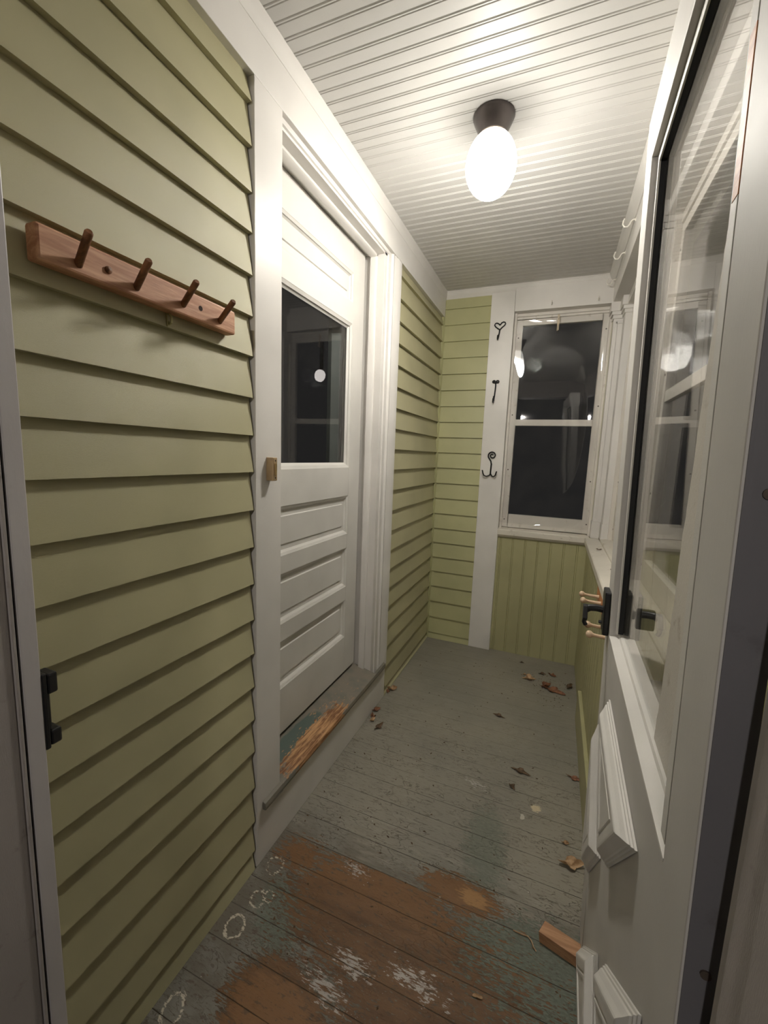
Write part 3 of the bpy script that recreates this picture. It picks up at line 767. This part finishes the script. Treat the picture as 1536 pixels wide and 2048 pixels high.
tag(hk.build('wall_hook', m_iron, smooth=True, at=(hx,FY,1.23)), 'black iron double hook with spiral top, lowest on the pilaster', 'hook', 'wrought iron hooks on the pilaster')

# white cup hooks
def cup(loc, nrm, label, s=1.0, group='white painted cup hooks'):
    q = MB(); x, y, z = loc; n_ = Vector(nrm); side = Vector((0,0,1)).cross(n_)
    def P_(a, b, c_=0): return tuple(Vector(loc)+n_*a*s+Vector((0,0,1))*b*s+side*c_*s)
    q.tube([P_(-.002,0),P_(.008,0),P_(.013,-.004),P_(.016,-.012),P_(.022,-.019),P_(.030,-.018),P_(.035,-.010),P_(.034,0),P_(.031,.006)], .0024*s, 8)
    q.lathe([(.006*s,0),(.005*s,.002),(.003*s,.003)], loc, nrm, 12)
    tag(q.build('cup_hook', m_cream, smooth=True, at=loc), label, 'hook', group)
cup((.658, L-.022, 2.175), (0,-1,0), 'white cup hook over the clothespin on far window header', .8)
cup((.900, L-.022, 2.175), (0,-1,0), 'white cup hook at right end of far window header', .8)
cup((.9745, 2.69, 2.248), (-1,0,0), 'white cup hook on right beam, the one in the far corner', 1.25)
cup((.9745, 2.345, 2.236), (-1,0,0), 'white cup hook on right beam, second from the far corner', 1.3)
cup((.9745, 2.06, 2.240), (-1,0,0), 'white cup hook on right beam, half hidden by the storm door', 1.3)
# clothespin
cp = empty('clothespin', (.702, L-.001, 2.06), 'pale clothespin hanging from top rail of the far window', 'clothespin')
q = MB(); q.box(.6965,.7012,L-.014,L-.006,2.020,2.112); q.build('leg', m_pin, cp, bevel=.0006)
q = MB(); q.box(.7028,.7075,L-.014,L-.006,2.024,2.112); q.build('leg', m_pin, cp, bevel=.0006)
q = MB(); q.tube([(.6975,L-.010,2.086),(.7065,L-.010,2.086)], .0035, 10); q.build('spring', m_screw, cp, smooth=True)

# ------------------------------------------------------------------ right peg rack
rk = empty('peg_rack', (.97, 1.54, .75), 'orange board with turned birch pegs below the right sill', 'peg rack')
q = MB(); q.box(.958, .9735, 1.27, 1.83, .728, .7840); q.build('board', m_orange, rk, bevel=.003)
for py in (1.752, 1.672, 1.42, 1.338):
    q = MB(); q.lathe([(.0065,-.004),(.0080,.000),(.0070,.006),(.0060,.015),(.0052,.034),(.0050,.046),(.0062,.052),(.0100,.056),(.0112,.061),(.0100,.066),(.0050,.070),(0,.071)], (.959,py,.757), (-1,0,.06), 18)
    q.build('peg', m_birch, rk, smooth=True)

# ------------------------------------------------------------------ floor clutter
def leaf(x, y, s, rot, mi, label, cat='leaf', lobes=4, z=.0015, curl=.35, elong=1.0):
    rnd = random.Random(int(x*997+y*331)); q = MB(); n_ = 18; vs = []
    for r_ in (0, .35, .7, 1.0):
        for k_ in range(n_):
            a = 2*PI*k_/n_
            rad = s*r_*(1+.38*math.cos(lobes*a+rnd.random()*.4)+.22*rnd.random()*(r_ > .6))
            px, py_ = rad*math.cos(a)*elong, rad*math.sin(a)*.62
            h = s*curl*(r_**2)*(.6+.5*math.sin(2*a+x*7)+.35*rnd.random())
            h = max(h, 0)
            vs.append((x+px*math.cos(rot)-py_*math.sin(rot), y+px*math.sin(rot)+py_*math.cos(rot), z+h))
    fs = []
    for i in range(3):
        for k_ in range(n_): fs.append((i*n_+k_, i*n_+(k_+1) % n_, (i+1)*n_+(k_+1) % n_, (i+1)*n_+k_))
    q.add(vs, fs)
    o = q.build('dry_leaf', m_leafs[mi], at=(x, y, 0))
    sm = o.modifiers.new('thick', 'SOLIDIFY'); sm.thickness = .0006; sm.offset = 1
    tag(o, label, cat, 'dry leaves on the floor'); return o
leaf(.042, 2.005, .020, .4, 1, 'tan curled leaf at foot of wall just past the panel door sill', curl=.9)
leaf(.030, 1.975, .012, 2.0, 0, 'russet leaf scrap against wall just past the panel door sill', curl=.9)
leaf(.036, 1.795, .017, .8, 0, 'russet leaf crumb nearest the far end of the white riser', curl=.6)
leaf(.044, 1.745, .015, 2.2, 0, 'red-brown leaf crumb in the row beside the white riser', curl=.7)
leaf(.052, 1.715, .013, 1.2, 1, 'pale tan leaf crumb nearest the white riser centre', curl=.7)
leaf(.099, 1.682, .016, 1.3, 2, 'thin dark leaf sliver standing off the white riser', curl=.5, elong=1.5)
leaf(.722, 2.460, .030, .3, 1, 'largest tan leaf in middle of floor by the far window', curl=.5)
leaf(.695, 2.500, .010, .3, 1, 'tiny tan leaf bit left of the far leaf pile', curl=.6)
leaf(.815, 2.420, .026, .9, 0, 'russet leaf in centre of the far leaf pile', curl=.6)
leaf(.850, 2.385, .032, -.3, 0, 'long red-brown leaf at front of the far leaf pile', curl=.4, elong=1.5)
leaf(.790, 2.555, .015, .2, 2, 'small dark leaf bit behind the far leaf pile', curl=.5)
leaf(.845, 2.565, .018, -.5, 0, 'small russet leaf curl behind the far leaf pile', curl=.5)
leaf(.940, 2.470, .020, 1.2, 2, 'dark leaf against the right wall far corner', curl=.5, elong=1.3)
leaf(.668, 2.650, .010, .2, 2, 'dark speck of leaf below the far beadboard', curl=.5)
leaf(.605, 2.020, .014, -.2, 2, 'thin dark leaf sliver in middle of the bare floor', curl=.4, elong=1.5)
leaf(.9385, 1.724, .016, -.2, 0, 'red-brown leaf sliver beside the green baseboard', curl=.4, elong=1.4)
leaf(.735, 1.672, .018, -.2, 2, 'flat dark leaf strip on floor beyond the cream blotch', curl=.3, elong=1.5)
leaf(.712, 1.572, .012, -.8, 2, 'small black leaf curl left of the cream blotch', curl=.7)
leaf(.915, 1.318, .024, .25, 1, 'tan curled leaf beside the bottom of the storm door', curl=.7, elong=1.2)
leaf(.900, 1.395, .009, .2, 1, 'tiny pale leaf bit beyond the curled tan leaf', curl=.7)
leaf(.700, .870, .008, .2, 1, 'pale leaf bit flattened on peeling paint near the storm door', curl=.3, lobes=2)
# offcut wedge and twig
wz = MB()
a_ = Vector((.832,1.072,0)); dr = Vector((.96,-.24,0)).normalized(); pr_ = Vector((.24,.96,0)).normalized()
def WP(s_, t_, z_): v_ = a_+dr*s_+pr_*t_; return (v_.x, v_.y, z_)
wz.add([WP(.004,-.019,.0),WP(.17,-.019,.0),WP(.17,.019,.0),WP(.010,.019,.0),WP(0,-.019,.030),WP(.17,-.019,.030),WP(.17,.019,.030),WP(.006,.019,.030)], [(0,3,2,1),(4,5,6,7),(0,1,5,4),(1,2,6,5),(2,3,7,6),(3,0,4,7)])
tag(wz.build('wood_offcut', m_scrap, bevel=.001, at=(.84,1.09,0)), 'raw reddish wood offcut on floor poking past the storm door', 'wood piece')
tw = MB(); tw.tube([(.765,1.052,.002),(.785,1.050,.004),(.803,1.052,.003),(.812,1.044,.004),(.818,1.030,.005),(.825,1.025,.002)], .0016, 6)
tag(tw.build('twig', m_leafs[1], smooth=True, at=(.79,1.05,0)), 'thin bent twig beside the wood offcut', 'twig')
# specks of grit: uncountable
g_ = MB()
for i in range(260):
    x = random.uniform(.06,.94); y = random.uniform(.75,2.65)
    if random.random() < .4: x = random.gauss(.82,.08); y = random.gauss(2.45,.1)
    if not (.04 < x < .95 and .5 < y < 2.72): continue
    r_ = random.uniform(.0012,.0032); a = random.random()*PI
    ex = random.uniform(1, 2.6)
    vs = [(x+r_*ex*math.cos(a), y+r_*ex*math.sin(a), .0004), (x-r_*math.sin(a), y+r_*math.cos(a), .0004), (x-r_*ex*math.cos(a), y-r_*ex*math.sin(a), .0004), (x+r_*math.sin(a), y-r_*math.cos(a), .0004), (x, y, .0004+r_*.8)]
    g_.add(vs, [(0,1,4),(1,2,4),(2,3,4),(3,0,4),(3,2,1,0)])
tag(g_.build('floor_grit', m_leafs[2]), 'crumbs of leaf and grit scattered over the floor', 'grit', kind='stuff')
# bits on the right sill
for i, (x, y, s_, lb) in enumerate([(1.00, 2.35, .010, 'dark leaf crumb at far end of the right sill'), (1.02, 1.92, .011, 'dark leaf crumb on right sill beside the storm door edge'), (1.01, .92, .014, 'dark leaf crumb on right sill behind the storm door glass')]):
    o = leaf(x, y, s_, .4*i, 2, lb, z=.8285, curl=.5); o['group'] = 'dry leaf bits on the right sill'

# ------------------------------------------------------------------ light & render look
wd = bpy.data.worlds.new('night'); scene.world = wd; wd.use_nodes = True
wd.node_tree.nodes['Background'].inputs[0].default_value = (1,.97,.95,1); wd.node_tree.nodes['Background'].inputs[1].default_value = .006
for o in list(bpy.data.objects):
    if '_w' in o.keys(): del o['_w']
# the lamp in the space behind the photographer (its glint shows on the far window's crossbar)
ld = bpy.data.lights.new('lamp_behind', 'POINT'); ld.energy = BACK; ld.color = (1, .93, .86); ld.shadow_soft_size = .04
lo = bpy.data.objects.new('lamp_behind', ld); lo.location = (.60, -1.5, 1.86); COL.objects.link(lo)
vs_ = scene.view_settings; vs_.view_transform = 'Standard'; vs_.look = 'None'; vs_.gamma = 1; vs_.exposure = 1.27; vs_.use_curve_mapping = False
cy = scene.cycles
cy.use_denoising = True
cy.max_bounces = 14; cy.diffuse_bounces = 8; cy.glossy_bounces = 6; cy.transparent_max_bounces = 16
cy.caustics_reflective = False; cy.sample_clamp_indirect = 6
